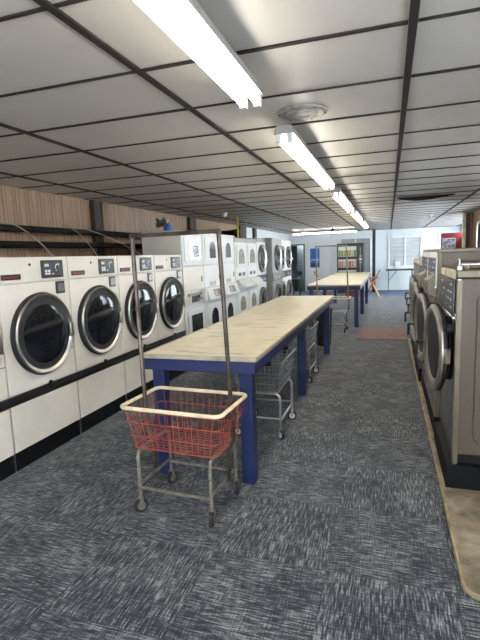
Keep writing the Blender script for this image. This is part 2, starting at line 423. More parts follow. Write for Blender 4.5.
# round vent
v = empty('ceiling_vent', (-.53, 3.03, H))
MB().lathe([(.16, -.002), (.158, -.010), (.13, -.016), (.125, -.012), (.0, -.012)], (0, 0, 0), 'ventm', 'z', 40).build('flange', v)
l = MB()
for a in range(6):
    t = rad(60*a+14); l.lathe([(.006, -.0165), (.006, -.013)], (.142*math.cos(t), .142*math.sin(t), 0), 'blackm', 'z', 8)
l.build('screws', v)
MB().lathe([(.10, -.012), (.095, -.022), (.05, -.024), (.045, -.017), (0, -.017)], (0, 0, 0), 'ventm', 'z', 32).build('damper_plate', v)
tag(v, 'round flat metal ceiling vent cover between the first two strip lights', 'vent')
d = empty('security_camera', (-1.81, 16.0, H)); MB().lathe([(.05, -.001), (.05, -.03), (.02, -.035), (.02, -.05)], (0, 0, 0), 'smoke', 'z', 16).build('mount', d)
MB().lathe([(.01, -.05), (.045, -.06), (.06, -.09), (.045, -.125), (0, -.14)], (0, 0, 0), 'blackm', 'z', 16).build('lens_dome', d); tag(d, 'small black dome camera hanging from ceiling near far wall', 'camera')
for x, y, lab in ((-3.14, 8.8, 'white detector on the ceiling over the stacked white machines'), (.98, 12.6, 'small white detector on the ceiling above the washer row')):
    d = empty('smoke_detector', (x, y, H)); MB().lathe([(.07, -.001), (.07, -.02), (.055, -.03)], (0, 0, 0), 'smoke', 'z', 20).build('base', d)
    MB().lathe([(.05, -.031), (.048, -.07), (.03, -.095), (0, -.10)], (0, 0, 0), 'smoke', 'z', 20).build('cover', d); tag(d, lab, 'detector', 'ceiling detectors')

# ------------------------------------------------------------------ left dryers
XF = -2.737
def dryer():
    r = empty('tumble_dryer')          # local origin: front left bottom corner, +x out of the front, +y along the row
    w = .79
    b = MB(); b.box(-.82, -.02, 0, w, .14, 1.66, 'enamel'); b.build('body', r, .008)
    b = MB(); b.box(-.018, 0, .002, w-.002, 1.462, 1.66, 'enamel'); b.build('header_panel', r, .004)
    b = MB(); b.box(-.018, 0, .002, w-.002, .60, 1.456, 'enamel'); b.build('front_panel', r, .006)
    b = MB(); b.box(-.018, 0, .002, w-.002, .15, .515, 'enamel'); b.build('lower_panel', r, .004)
    b = MB(); b.box(-.018, .004, 0, w, .52, .562, 'blackm'); b.box(-.018, .012, 0, w, .566, .592, 'blackm'); b.box(.0, .014, .43, .46, .592, .62, 'blackm'); b.build('black_trim_band', r, .003)
    b = MB(); b.box(-.78, -.012, 0, w, 0, .147, 'kick'); b.build('kick_plate', r)
    b = MB(); b.box(-.01, .001, w-.006, w-.001, .0, .52, 'steel'); b.build('side_strip', r)
    cy, cz = .405, 1.03
    d = MB(); d.lathe([(.340, .001), (.344, .02), (.338, .038), (.30, .038)], (0, cy, cz), 'rubber', 'x', 56)
    d.lathe([(.330, .030), (.332, .048), (.324, .056), (.312, .054), (.286, .032), (.282, .026)], (0, cy, cz), 'dring', 'x', 56)
    door = d.build('door', r)
    MB().lathe([(.288, .028), (.26, .036), (.20, .043), (.13, .048), (.06, .0505), (0, .051)], (0, cy, cz), 'glass_dark', 'x', 56).build('glass', door)
    MB().box(.06, .075, cy+.27, cy+.315, cz-.07, cz+.05, 'steel').build('handle', door, .004)
    # control panel
    c = MB(); c.box(0.001, .014, .455, .715, 1.483, 1.632, 'blackm'); cp = c.build('control_panel', r, .004)
    c = MB(); c.box(.014, .016, .475, .695, 1.50, 1.618, 'darkpanel'); c.build('face_plate', cp)
    c = MB()
    for k in range(2):
        for q in range(2): MB().box(.016, .019, .487+.035*k, .512+.035*k, 1.512+.022*q, 1.528+.022*q, 'whitep').build('button', cp)
    MB().box(.016, .018, .575, .592, 1.51, 1.522, 'whitep').build('button', cp)
    c = MB(); c.box(.016, .018, .485, .535, 1.578, 1.602, 'ivory'); c.build('price_window', cp)
    c = MB(); c.tube([(.018, .61, 1.56), (.018, .622, 1.59), (.018, .65, 1.60), (.018, .66, 1.585)], .004, 'whitep', 5); c.tube([(.018, .622, 1.538), (.018, .622, 1.55)], .005, 'whitep', 5); c.build('dial_marks', cp)
    c = MB(); c.box(.001, .012, .615, .72, 1.343, 1.448, 'blackm'); dp = c.build('coin_display', r, .003)
    MB().box(.012, .014, .632, .703, 1.36, 1.43, 'greyslide').build('screen', dp)
    c = MB(); c.box(.001, .010, .035, .225, 1.488, 1.53, 'blackm'); npz = c.build('name_plate', r, .002)
    text('Speed Queen', .027, 'red', npz, (.0105, .13, 1.509), RX)
    MB().lathe([(.011, 0.001), (.011, .006), (0, .006)], (0, .335, 1.60), 'blackm', 'x', 14).build('lock', r)
    b = MB(); b.box(.0, .0015, .61, .787, .838, .843, 'rubber'); b.box(.0, .0015, .61, .614, .80, .84, 'rubber'); b.build('panel_seam', r)
    return r
dr = dryer()
labs = ['cream single dryer at the left edge, mostly cut off by the frame',
        'cream single dryer with round dark door, leftmost fully seen',
        'cream single dryer, second whole one from the left edge',
        'cream single dryer behind the left upright of the near cart rack',
        'cream single dryer beside the taller white stacked machines']
for i in range(5):
    o = dr if i == 0 else copy_tree(dr)
    o.location = (XF, 1.842+.797*i, 0)
    tag(o, labs[i], 'dryer', 'cream single dryers along the left wall')

# ------------------------------------------------------------------ stacked machines
def arch(cy, w, z0, z1, n=10):
    r = w/2; return [(cy-r, z0), (cy+r, z0)]+[(cy+r*math.cos(math.pi*k/n), z1-r+r*math.sin(math.pi*k/n)) for k in range(n+1)]
def stackA(kind):
    w = .755; r = empty('stacked_washer_dryer')
    b = MB(); b.box(-.62, -.015, 0, w, .08, 2.0, 'tan_side' if kind == 0 else 'enamel2'); b.build('body', r, .008)
    MB().box(-.58, -.03, .02, w-.02, 0, .08, 'kick').build('base', r)
    b = MB(); b.box(-.015, 0, .003, w-.003, 1.50, 1.995, 'enamel2'); b.build('upper_front', r, .006)
    b = MB(); b.box(-.015, .003, .003, w-.003, 1.14, 1.49, 'enamel'if kind == 0 else 'white_enamel'); b.build('middle_panel', r, .006)
    b = MB(); b.box(-.015, 0, .003, w-.003, .09, .93, 'enamel2'); b.build('lower_front', r, .006)
    up = MB(); up.prism(rrect(.07, w-.07, 1.55, 1.93, .03), .0, .014, 'white_enamel'); ud = up.build('upper_door', r, .004)
    lo = MB(); lo.prism(rrect(.09, w-.09, .42, .86, .03), .0, .014, 'white_enamel'); ld = lo.build('lower_door', r, .004)
    if kind == 0:
        MB().prism(rrect(.24, .60, 1.60, 1.82, .02), .014, .022, 'chrome').build('window_frame', ud)
        MB().prism(rrect(.32, .55, 1.62, 1.80, .02), .0225, .025, 'glass_arch').build('window_pane', ud)
        MB().prism(rrect(.20, .60, .53, .78, .015), .014, .02, 'glass_dark').build('window_pane', ld)
        c = MB(); c.box(-.015, .004, .003, w-.003, .93, 1.138, 'enamel'); c.box(.004, .03, .12, .62, 1.06, 1.10, 'greyslide'); c.box(.004, .012, .25, .55, .96, 1.055, 'blackm'); c.box(.01, .09, .28, .5, 1.0, 1.02, 'greyslide'); c.build('coin_slide', r, .003)
        MB().box(.004, .09, .60, .66, .93, 1.14, 'white_enamel').build('coin_box', r, .006)
    else:
        for pr_, d_, g_ in ((arch(.38, .26, 1.60, 1.86), ud, 'glass_arch'), (arch(.38, .30, .53, .79), ld, 'glass_dark')):
            MB().prism(pr_, .0145, .019, g_).build('window_pane', d_)
        MB().box(.003, .008, .24, .50, 1.16, 1.225, 'greyslide').build('vent_plate', r, .002)
        c = MB(); c.prism([(0, .93), (.10, .945), (.035, 1.13), (0, 1.13)], .01, w-.01, 'enamel2', 'y'); cp = c.build('slanted_console', r, .005)
        pl = MB(); a = Vector((.10, 0, .945)); e = Vector((.035, 0, 1.13)); nrm = Vector((.185, 0, .065)).normalized()
        def Q(u, y, k): q = a+(e-a)*u+nrm*k; return (q.x, y, q.z)
        for (y0, y1, m, u0, u1, k) in ((.16, .60, 'whitep', .1, .9, .004), (.24, .53, 'darkpanel', .2, .82, .008), (.26, .36, 'greyslide', .3, .7, .011)):
            pl.faces([Q(u0, y0, 0), Q(u0, y1, 0), Q(u1, y1, 0), Q(u1, y0, 0), Q(u0, y0, k), Q(u0, y1, k), Q(u1, y1, k), Q(u1, y0, k)], [(0,1,2,3), (4,5,6,7), (0,1,5,4), (2,3,7,6), (0,3,7,4), (1,2,6,5)], m)
        pl.build('control_panel', cp)
    MB().box(.003, .02, w-.11, w-.095, 1.25, 1.33, 'greyslide').build('handle', r, .003)
    return r
a0 = stackA(0); a0.location = (XF, 5.845, 0); tag(a0, 'white stacked washer and dryer with square windows, next to the cream dryers', 'laundry machine', 'narrow stacked machines')
a1 = stackA(1); a1.location = (XF, 6.61, 0); tag(a1, 'pale stacked washer and dryer with arched windows, left of the cart rack upright', 'laundry machine', 'narrow stacked machines')
a2 = copy_tree(a1); a2.location = (XF, 7.375, 0); tag(a2, 'pale stacked washer and dryer with arched windows, right of the cart rack upright')

def stackB():
    w = .74; r = empty('stacked_washer_dryer')
    b = MB(); b.box(-.62, -.015, 0, w, .08, 1.95, 'white_enamel'); b.build('body', r, .008)
    MB().box(-.58, -.03, .02, w-.02, 0, .08, 'kick').build('base', r)
    MB().box(-.3, 0, 0, w, 1.885, 1.96, 'grey_enamel').build('header', r, .004)
    MB().box(-.015, 0, .003, w-.003, 1.40, 1.88, 'white_enamel').build('upper_front', r, .006)
    MB().box(-.015, 0, .003, w-.003, 1.17, 1.39, 'white_enamel').build('middle_panel', r, .006)
    MB().box(-.015, 0, .003, w-.003, .09, 1.0, 'enamel2').build('lower_front', r, .006)
    ud = MB().prism(rrect(.07, w-.07, 1.43, 1.83, .03), 0, .014, 'white_enamel').build('upper_door', r, .004)
    ld = MB().prism(rrect(.07, w-.07, .50, .90, .03), 0, .014, 'white_enamel').build('lower_door', r, .004)
    MB().prism(arch(.37, .34, 1.47, 1.76), .0145, .022, 'glass_beige').build('window_pane', ud)
    MB().prism(arch(.37, .34, .56, .84), .0145, .022, 'glass_beige').build('window_pane', ld)
    for y in (.2, .45): MB().box(.0, .008, y, y+.14, 1.235, 1.30, 'blackm').build('coin_display', r, .002)
    c = MB(); c.prism([(0, 1.0), (.17, 1.02), (.06, 1.165), (0, 1.165)], .01, w-.01, 'enamel2', 'y'); c.prism([(.13, 1.08), (.18, 1.02), (.185, 1.03), (.135, 1.09)], .08, .5, 'white_enamel', 'y'); c.build('slanted_console', r, .005)
    return r
b0 = stackB(); b0.location = (XF, 8.16, 0); tag(b0, 'white stacked machine with amber arched windows, just past the gap right of the cart rack', 'laundry machine', 'narrow stacked machines')
b1 = copy_tree(b0); b1.location = (XF, 8.91, 0); tag(b1, 'white stacked machine with amber arched windows, beside the big round stacked doors')

def stackC(w, body, front, ctrl, head=None, z=2.0):
    r = empty('stacked_tumbler')
    MB().box(-.9, -.015, 0, w, .10, z, body).build('body', r, .008)
    MB().box(-.85, -.03, .02, w-.02, 0, .10, 'kick').build('base', r)
    MB().box(-.015, 0, .003, w-.003, 1.19, z-(.09 if head else .01), front).build('upper_front', r, .006)
    MB().box(-.015, 0, .003, w-.003, .11, 1.0, front).build('lower_front', r, .006)
    cp = MB().box(-.015, .02, .003, w-.003, 1.01, 1.18, ctrl).build('control_panel', r, .005)
    for k in range(4): MB().box(.02, .024, .12+.14*k, .20+.14*k, 1.06, 1.10, 'whitep' if k % 2 else 'greyslide').build('button', cp)
    if head: MB().box(-.015, .004, 0, w, z-.085, z, head).build('header', r, .004)
    R_ = min(.30, w*.42)
    for cz in (1.55, .60):
        d = MB(); d.lathe([(R_+.01, .001), (R_+.01, .03), (R_, .05), (R_-.035, .05), (R_-.07, .03)], (0, w/2, cz), 'greyslide', 'x', 40); dd = d.build('door', r)
        MB().lathe([(R_-.065, .031), (R_-.12, .04), (0, .05)], (0, w/2, cz), 'glass_dark', 'x', 40).build('glass', dd)
        MB().box(.05, .075, w/2+R_-.03, w/2+R_+.02, cz-.12, cz-.02, 'chrome').build('handle', dd, .004)
    return r
c0 = stackC(.78, 'white_enamel', 'white_enamel', 'bluepanel', 'grey_enamel'); c0.location = (XF, 9.665, 0); tag(c0, 'white stacked tumbler with large round doors and navy control strip', 'dryer', 'stacked round door tumblers')
c1 = stackC(1.05, 'grey_enamel', 'grey_enamel', 'greyslide', None, 2.02); c1.location = (-2.59, 10.46, 0); tag(c1, 'grey stacked tumbler standing forward of its white neighbours', 'dryer', 'stacked round door tumblers')
c2 = stackC(.82, 'white_enamel', 'white_enamel', 'darkpanel', None, 2.02); c2.location = (XF, 11.72, 0); tag(c2, 'white stacked tumbler with dark middle band, left one of the last pair', 'dryer', 'stacked round door tumblers')
c3 = copy_tree(c2); c3.location = (XF, 12.56, 0); tag(c3, 'white stacked tumbler with dark middle band, right one at the row end')

# ------------------------------------------------------------------ pipes and cables on the left wall
def pipe(name, pts, r, m, label, cat, group=None, seg=10):
    return tag(MB().tube(pts, r, m, seg).build(name), label, cat, group)
pipe('gas_pipe', [(-3.95, -2.4, 2.0), (-3.95, 3, 2.0), (-3.93, 8.6, 2.02)], .04, 'pipe', 'upper black pipe running along the wood panelling', 'pipe', 'black pipes behind the dryers')
pipe('gas_pipe', [(-3.9, -2.4, 1.81), (-3.9, 3, 1.82), (-3.88, 5.4, 1.83), (-3.88, 8.6, 1.83)], .04, 'pipe', 'lower black pipe just above the cream dryers', 'pipe', 'black pipes behind the dryers')
def sag(a, b, s, n=10): 
    a, b = Vector(a), Vector(b); return [a.lerp(b, k/n)+Vector((0, 0, -s*math.sin(math.pi*k/n))) for k in range(n+1)]
pipe('cable', sag((-3.88, 3.75, 2.075), (-3.3, 3.95, 1.665), -.10), .006, 'wirecream', 'thin pale cable dropping from the pipe at the left edge', 'cable', 'cables to the dryers', 5)
pipe('cable', sag((-3.88, 4.9, 2.08), (-3.3, 5.05-.35, 1.665), -.06), .006, 'wirecream', 'thin pale cable dropping behind the second dryer', 'cable', 'cables to the dryers', 5)
pipe('cable', sag((-3.88, 5.1, 2.07), (-3.3, 5.75, 1.665), -.05), .006, 'wirecream', 'thin pale cable looping down behind the third dryer', 'cable', 'cables to the dryers', 5)
pipe('gas_pipe', [(-3.15, 9.66, 1.965), (-3.15, 9.66, 2.49)], .02, 'yellow', 'short yellow vertical pipe rising to the ceiling above the stacks', 'pipe')
d = MB(); d.tube([(-3.25, 9.9, 2.10), (-3.3, 10.1, 2.17), (-3.4, 10.35, 2.18), (-3.6, 10.4, 2.17)], .07, 'pipe', 10); d.tube([(-3.6, 10.4, 2.17), (-4.1, 10.4, 2.17)], .07, 'pipe', 10)
tag(d.build('exhaust_duct'), 'dark exhaust duct elbow lying on top of the stacked tumblers', 'duct')
# flower pot thing on the first stack
fp = empty('potted_flower', (-3.22, 6.42, 2.0)); 
MB().lathe([(.045, .0015), (.06, .03), (.065, .11), (.05, .13), (0, .13)], (0, 0, 0), 'poster_blue', 'z', 16).build('pot', fp)
l = MB()
M['leaf'] = mat('dark_green_leaf', (.03, .05, .02), .6)
for k in range(7):
    a = rad(40*k+100); q = Vector((math.cos(a)*.09-.03, math.sin(a)*.09-.05, .10+.03*(k % 3)))
    l.faces([Vector((0, 0, .12)), q+Vector((.01, .02, .03)), q*1.35+Vector((0, 0, .02)), q+Vector((-.02, -.02, -.02))], [(0, 1, 2, 3)], 'leaf')
lf = l.build('leaves', fp); sm = lf.modifiers.new('s', 'SOLIDIFY'); sm.thickness = .006
b = MB()
for x, y, z, r_ in ((-.04, -.05, .18, .038), (.0, -.02, .19, .03), (-.02, -.03, .10, .035)): b.lathe([(0, -r_), (r_*.7, -r_*.7), (r_, 0), (r_*.7, r_*.7), (0, r_)], (x, y, z), 'whitep', 'z', 10)
b.build('blooms', fp); tag(fp, 'small blue pot with white bloom and dark leaves on top of the first stacked machine', 'flower pot')

# ------------------------------------------------------------------ folding tables
def table(x0, x1, y0, y1, legy, label, zt=.93):
    r = empty('folding_table', ((x0+x1)/2, y0, 0)); cx = (x0+x1)/2; a, b_ = x0-cx, x1-cx; L = y1-y0
    t = MB(); t.box(a+.012, b_-.012, .012, L-.012, zt-.024, zt, 'top'); top = t.build('tabletop', r, .003)
    e = MB(); e.box(a, b_, 0, .012, zt-.03, zt+.001, 'lip'); e.box(a, b_, L-.012, L, zt-.03, zt+.001, 'lip'); e.box(a, a+.012, .012, L-.012, zt-.03, zt+.001, 'lip'); e.box(b_-.012, b_, .012, L-.012, zt-.03, zt+.001, 'lip')
    e.build('edge_strip', top, .003)
    for n_, bx in (('f', (a+.015, b_-.015, .012, .05)), ('b', (a+.015, b_-.015, L-.05, L-.012)), ('l', (a+.015, a+.053, .05, L-.05)), ('r', (b_-.053, b_-.015, .05, L-.05))):
        MB().box(*bx, zt-.115, zt-.026, 'blue').build('apron', r, .003)
    for y in legy:
        for x in (a+.055, b_-.145):
            MB().box(x, x+.09, y-y0, y-y0+.09, 0.001, zt-.027, 'blue').build('leg', r, .004)
    tag(r, label, 'table', 'folding tables down the middle'); return r
table(-1.70, -.83, 2.845, 7.45, (2.90, 5.0, 7.22), 'long blue folding table with cream top, nearest the camera behind the red cart')
table(-1.72, -.55, 9.98, 16.3, (10.02, 12.25, 14.8), 'second blue folding table with cream top, farther back in the room')

# ------------------------------------------------------------------ laundry carts
def cart(wire, rim, rack, frame='frame', whl='rubber'):
    """origin under basket centre; long side along x (.52 between wheels), depth along y (.38)"""
    r = empty('laundry_cart')
    fx_, fy = .25, .195; zt = .415
    for sx in (-1, 1):
        f = MB(); f.tube([(sx*fx_, -fy, .104), (sx*fx_, -fy, zt-.04), (sx*fx_, -fy+.012, zt-.012), (sx*fx_, -fy+.04, zt), (sx*fx_, fy-.04, zt), (sx*fx_, fy-.012, zt-.012), (sx*fx_, fy, zt-.04), (sx*fx_, fy, .104)], .0115, frame, 8)
        f.tube([(sx*fx_, -fy, .19), (sx*fx_, fy, .19)], .009, frame, 8); f.build('leg_frame', r)
    for sy in (-1, 1):
        MB().tube([(-fx_, sy*fy, .17), (fx_, sy*fy, .17)], .010, frame, 8).build('cross_bar', r)
    for sx in (-1, 1):
        for sy in (-1, 1):
            c = empty('caster', (sx*fx_, sy*fy, 0)); c.parent = r
            ang = rad(25*sx+15*sy); c.rotation_euler = (0, 0, ang)
            MB().lathe([(.012, -.011), (.042, -.011), (.046, -.007), (.046, .007), (.042, .011), (.012, .011)], (0, 0, 0.0475), whl, 'x', 20).build('wheel', c)
            MB().lathe([(.0, -.013), (.028, -.013), (.028, .013), (.0, .013)], (0, 0, 0.0475), 'smoke' if rack is None else 'frame', 'x', 14).build('hub', c)
            MB().box(-.018, -.014, -.012, .012, .040, .102, frame).box(.014, .018, -.012, .012, .040, .102, frame).box(-.018, .018, -.014, .014, .098, .104, frame).build('fork', c)
    # basket
    B = (.29, .185, .432); T = (.342, .228, .70)
    def rr(hx, hy, z, r_=.04, n=4, oy=0):
        P = []
        for cx, cy, a in ((hx-r_, -hy+r_, -90), (hx-r_, hy-r_, 0), (-hx+r_, hy-r_, 90), (-hx+r_, -hy+r_, 180)):
            for k in range(n+1):
                t = rad(a+90*k/n); P.append((cx+r_*math.cos(t), cy+r_*math.sin(t)+oy, z))
        return P
    k = MB()
    for q in (0, .3, .65):
        hx = B[0]+(T[0]-B[0])*q; hy = B[1]+(T[1]-B[1])*q
        k.tube(rr(hx, hy, B[2]+(T[2]-B[2])*q), .0034 if q else .005, wire, 5, True)
    nx, ny = 14, 9
    for i in range(nx):
        u = -1+2*(i+.5)/nx
        k.tube([(u*T[0]*.93, -T[1], T[2]), (u*B[0]*.93, -B[1], B[2]), (u*B[0]*.93, B[1], B[2]), (u*T[0]*.93, T[1], T[2])], .0019, wire, 4)
    for i in range(ny):
        u = -1+2*(i+.5)/ny
        k.tube([(-T[0], u*T[1]*.9, T[2]), (-B[0], u*B[1]*.9, B[2]), (B[0], u*B[1]*.9, B[2]), (T[0], u*T[1]*.9, T[2])], .0019, wire, 4)
    bk = k.build('wire_basket', r)
    if rim:
        MB().tube(rr(T[0], T[1], T[2], .045, 5), .0125, rim, 8, True).build('rim', bk)
    else:
        MB().tube(rr(T[0], T[1], T[2], .045, 5), .007, wire, 6, True).build('rim', bk)
        for sx in (-1, 1): MB().tube([(sx*T[0], -.15, T[2]), (sx*T[0], .15, T[2])], .022, 'rubber', 8).build('foam_grip', bk)
    if rack:
        yy = .03
        for sx, m_, t_ in ((-1, .070, .090), (1, .064, .020)):
            MB().tube([(sx*(fx_+.022), yy, .19), (sx*(fx_+.022), yy, .40), (sx*(fx_+m_), yy, .46), (sx*(fx_+t_), yy, 1.745)], .0145, rack, 8).build('rack_upright', r)
        MB().box(-fx_-.105, fx_+.035, yy-.013, yy+.013, 1.745, 1.770, rack).build('rack_bar', r, .003)
    return r
k1 = cart('redwire', 'creamrim', 'rod'); k1.location = (-1.233, 2.565, 0); tag(k1, 'laundry cart with red wire basket and cream rim in the foreground', 'cart', 'laundry carts with hanging racks')
k1.rotation_euler = (0, 0, rad(-3.5))
k2 = cart('wire', 'creamrim', 'frame', 'chrome'); k2.location = (-1.085, 9.5, 0); tag(k2, 'far laundry cart with hanging rack, between the two folding tables', 'cart', 'laundry carts with hanging racks')
k3 = cart('wire', None, None, 'wire'); k3.location = (-1.08, 3.97, 0); k3.rotation_euler = (0, 0, rad(90)); tag(k3, 'chrome wire cart with black grips, nearer one under the first table', 'cart', 'chrome carts stored under the table')
k4 = copy_tree(k3); k4.location = (-1.12, 5.78, 0); tag(k4, 'chrome wire cart with black grips, farther one under the first table', 'cart')
tb = empty('waste_bin', (-1.07, 7.95, 0)); MB().lathe([(.10, .001), (.125, .02), (.145, .62), (.15, .64), (.14, .64), (.12, .1), (0, .1)], (0, 0, 0), 'darkbin', 'z', 24).build('bin_body', tb)
MB().lathe([(.14, .625), (.155, .635), (.155, .655), (.145, .655)], (0, 0, 0), 'rubber', 'z', 24).build('bin_rim', tb)
tag(tb, 'slim charcoal waste bin at the far end of the first folding table', 'bin')

# ------------------------------------------------------------------ right-hand washers
def washer(w, ztop, short):
    """origin: front near corner at floor; -x out of the front, +y away from the camera, +x depth"""
    r = empty('front_load_washer')
    d = .82
    b = MB(); b.box(-.035 if short else .0, d, -.006, w, .02, .18, 'kick'); 
    b.build('plinth', r, .003)
    b = MB(); b.box(.006, d, .05, w, .181, .255, 'gap_shade'); b.build('toe_recess', r)  # solid near-black fill, shade of the recess painted as colour
    b = MB(); b.box(.03, d, 0.006, w, .255, ztop-.004, 'olive' if short else 'taupe2'); b.build('body', r, .004)
    b = MB(); b.box(0, .028, 0, w, .175, ztop, 'stainless'); fr = b.build('front_panel', r, .006)
    b = MB(); b.box(-.001, .034, -.003, .028, .19, ztop-.01, 'olive_lt'); b.build('corner_strip', r, .004)
    # raised outline on the side panel
    b = MB(); P = rrect(.12, d-.05, .34, ztop-.1, .05); P2 = [Vector((x, 0.002, z)) for x, z in P]; b.tube([tuple(v) for v in P2], .0035, 'olive', 4, True); b.build('side_seam', r)
    zc = .90
    if short:
        b = MB(); b.box(-.004, d, -.01, w, ztop, ztop+.05, 'olive_lt'); b.build('top_lid', r, .008)
        b = MB(); b.box(-.014, -.0045, .03, w-.02, ztop-.005, ztop+.045, 'ivory'); b.box(-.016, -.014, .45, .50, ztop+.002, ztop+.035, 'red'); b.build('label_strip', r, .002)
        b = MB(); b.box(.03, d, .06, .09, ztop+.075, ztop+.092, 'steel'); b.box(.05, d, .16, .20, ztop+.05, ztop+.075, 'olive_lt'); b.box(.06, .08, .06, .19, ztop+.05, ztop+.08, 'olive_lt'); b.build('top_rail', r, .006)
        b = MB(); b.box(.0, .03, .01, .03, ztop+.05, ztop+.075, 'whitep'); b.tube([(.014, .02, ztop+.075), (.014, .02, ztop+.115), (.004, .02, ztop+.12)], .006, 'whitep', 6); b.build('lid_latch', r, .003)
        zp0, zp1 = ztop-.235, ztop-.015
    else:
        b = MB(); b.box(-.002, d, -.012, w, ztop-.03, ztop+.005, 'olive_lt'); b.build('top_cap', r, .006)
        b = MB(); b.box(-.012, .0, .03, w-.03, ztop-.32, ztop-.02, 'whitep'); b.build('panel_frame', r, .004)
        zp0, zp1 = ztop-.29, ztop-.07
        b = MB(); b.prism([(-.075, 1.235), (.0, 1.2), (.0, 1.40), (-.075, 1.35)], .06, .40, 'olive_lt', 'y'); b.build('soap_box', r, .006)
    b = MB(); b.box(-.016, -.001, .06, w-.06, zp0, zp1, 'darkpanel' if short else 'bluepanel'); cp = b.build('control_panel', r, .003)
    b = MB()
    rnd = random.Random(3)
    for i in range(5):
        for j in range(4):
            if rnd.random() < .7:
                y = .12+i*.13; z = zp0+.03+j*.05; b.box(-.018, -.016, y, y+rnd.uniform(.03, .09), z, z+.012, 'whitep' if rnd.random() < .8 else 'red')
    b.build('markings', cp)
    b = MB(); b.box(-.02, 0, .03, w-.03, zp0-.03, zp0-.012, 'chrome'); b.build('panel_trim', r, .003)
    if short:
        b = MB(); b.lathe([(.035, 0), (.035, -.03), (0, -.04)], (0, .19, zp0-.12), 'rubber', 'x', 16); b.build('soap_knob', r)
    b = MB(); b.lathe([(.225, .0), (.235, -.012), (.21, -.014), (.17, .0)], (0, w/2-.03, zc), 'rubber', 'x', 40); b.build('door_gasket', r)
    # door ajar, hinged on the near side
    D = empty('door', (-.022, .07, zc)); D.parent = r; D.rotation_euler = (0, 0, rad(6)); cy = .335
    q = MB(); q.lathe([(.245, .0), (.305, -.002), (.318, -.012), (.318, -.03), (.305, -.035)], (0, cy, 0), 'rubber', 'x', 48); q.build('door_back', D)
    q = MB(); q.lathe([(.312, -.032), (.312, -.044), (.296, -.054), (.266, -.054), (.232, -.036), (.205, -.015)], (0, cy, 0), 'doorsteel', 'x', 48); q.build('door_ring', D)
    q = MB(); q.lathe([(.222, -.025), (.20, -.018), (.17, -.01), (.10, -.004), (0, -.002)], (0, cy, 0), 'bowl', 'x', 40); q.build('glass_bowl', D)
    q = MB(); q.box(-.03, .005, cy-.345, cy-.30, -.05, .05, 'olive_lt'); q.build('hinge', D, .004)
    q = MB(); q.tube([(-.045, cy+.28, -.01), (-.10, cy+.29, -.01), (-.106, cy+.29, -.02), (-.106, cy+.29, -.12)], .012, 'rubber', 6); q.build('handle', D)
    return r
w1 = washer(.83, 1.42, True); w1.location = (.412, 3.15, -.002); tag(w1, 'nearest front load washer with taupe side panel and cream label strip on top', 'washer', 'front load washers')
w2 = washer(.84, 1.605, False); w2.location = (.385, 4.06, -.002); tag(w2, 'taller washer directly behind the nearest one, its side panel rising above it', 'washer', 'front load washers')
wl = ['third front load washer from the camera, farther of the two taller ones', 'fourth front load washer from the camera, partly hidden', 'fifth front load washer from the camera, partly hidden', 'last front load washer at the far end of the row']
for i in range(4):
    c = copy_tree(w2 if i == 0 else w1); c.location = (.385+.012*i, 4.06+.87*(i+1), -.002); c['label'] = wl[i]
    if i:
        for ch in c.children:
            if ch.name.startswith('door.'): ch.rotation_euler = (0, 0, rad(1))


# ------------------------------------------------------------------ far end of the room
# reception window
wf = MB(); x0, x1, z0, z1, Y = -.02, 1.30, .93, 2.22, YW+.2
def bars(w, x0, x1, z0, z1, Y, t, m, mid=True):
    w.box(x0, x0+t, Y-.05, Y-.001, z0, z1, m); w.box(x1-t, x1, Y-.05, Y-.001, z0, z1, m); w.box(x0+t, x1-t, Y-.05, Y-.001, z1-t, z1, m); w.box(x0+t, x1-t, Y-.05, Y-.001, z0, z0+t, m)
    if mid: w.box((x0+x1)/2-t/2, (x0+x1)/2+t/2, Y-.045, Y-.001, z0+t, z1-t, m)
bars(wf, x0, x1, z0, z1, Y, .075, 'whitepaint'); wf.box(x0-.05, x1+.05, Y-.10, Y-.051, z0-.03, z0, 'whitepaint')
wo = struct(wf.build('window_6', bev=.004))
MB().box(x0+.076, (x0+x1)/2-.038, Y-.018, Y-.002, z0+.076, z1-.076, 'blind').build('pane', wo)
MB().box((x0+x1)/2+.038, x1-.076, Y-.018, Y-.002, z0+.076, z1-.076, 'blind').build('pane', wo)
M['greyboard'] = mat('grey_wallboard', (.33, .34, .34), .5, var=.08, vs=3)
wf = MB(); bars(wf, -1.98, -.70, .55, 2.24, Y, .04, 'whitepaint', True)
wo = struct(wf.build('window_7', bev=.003)); MB().box(-1.93, -1.36, Y-.018, Y-.002, .6, 2.19, 'greyboard').build('pane', wo); MB().box(-1.32, -.745, Y-.018, Y-.002, .6, 2.19, 'greyboard').build('pane', wo)
# picture in the red room
pc = empty('framed_picture', (2.44, YW+1.58, 1.86)); 
MB().box(-.26, .26, -.02, .015, -.22, .22, 'whitep').build('frame', pc, .003)
M['pict'] = mat('mottled_picture_print', (.42, .40, .50), .5, var=.6, vs=9)
MB().box(-.23, .23, -.024, -.020, -.19, .19, 'pict').build('print', pc); tag(pc, 'pale picture hanging on the dark red wall seen through the doorway', 'picture')
# leaflet holder on the window ledge
lh = empty('leaflet', (.36, YW+.10, .932))
MB().box(-.10, .10, .005, .02, .001, .26, 'whitep').box(-.10, .10, -.03, .02, .0, .006, 'whitep').build('sheet', lh)
tag(lh, 'small white notice standing at the bottom of the framed window', 'notice')
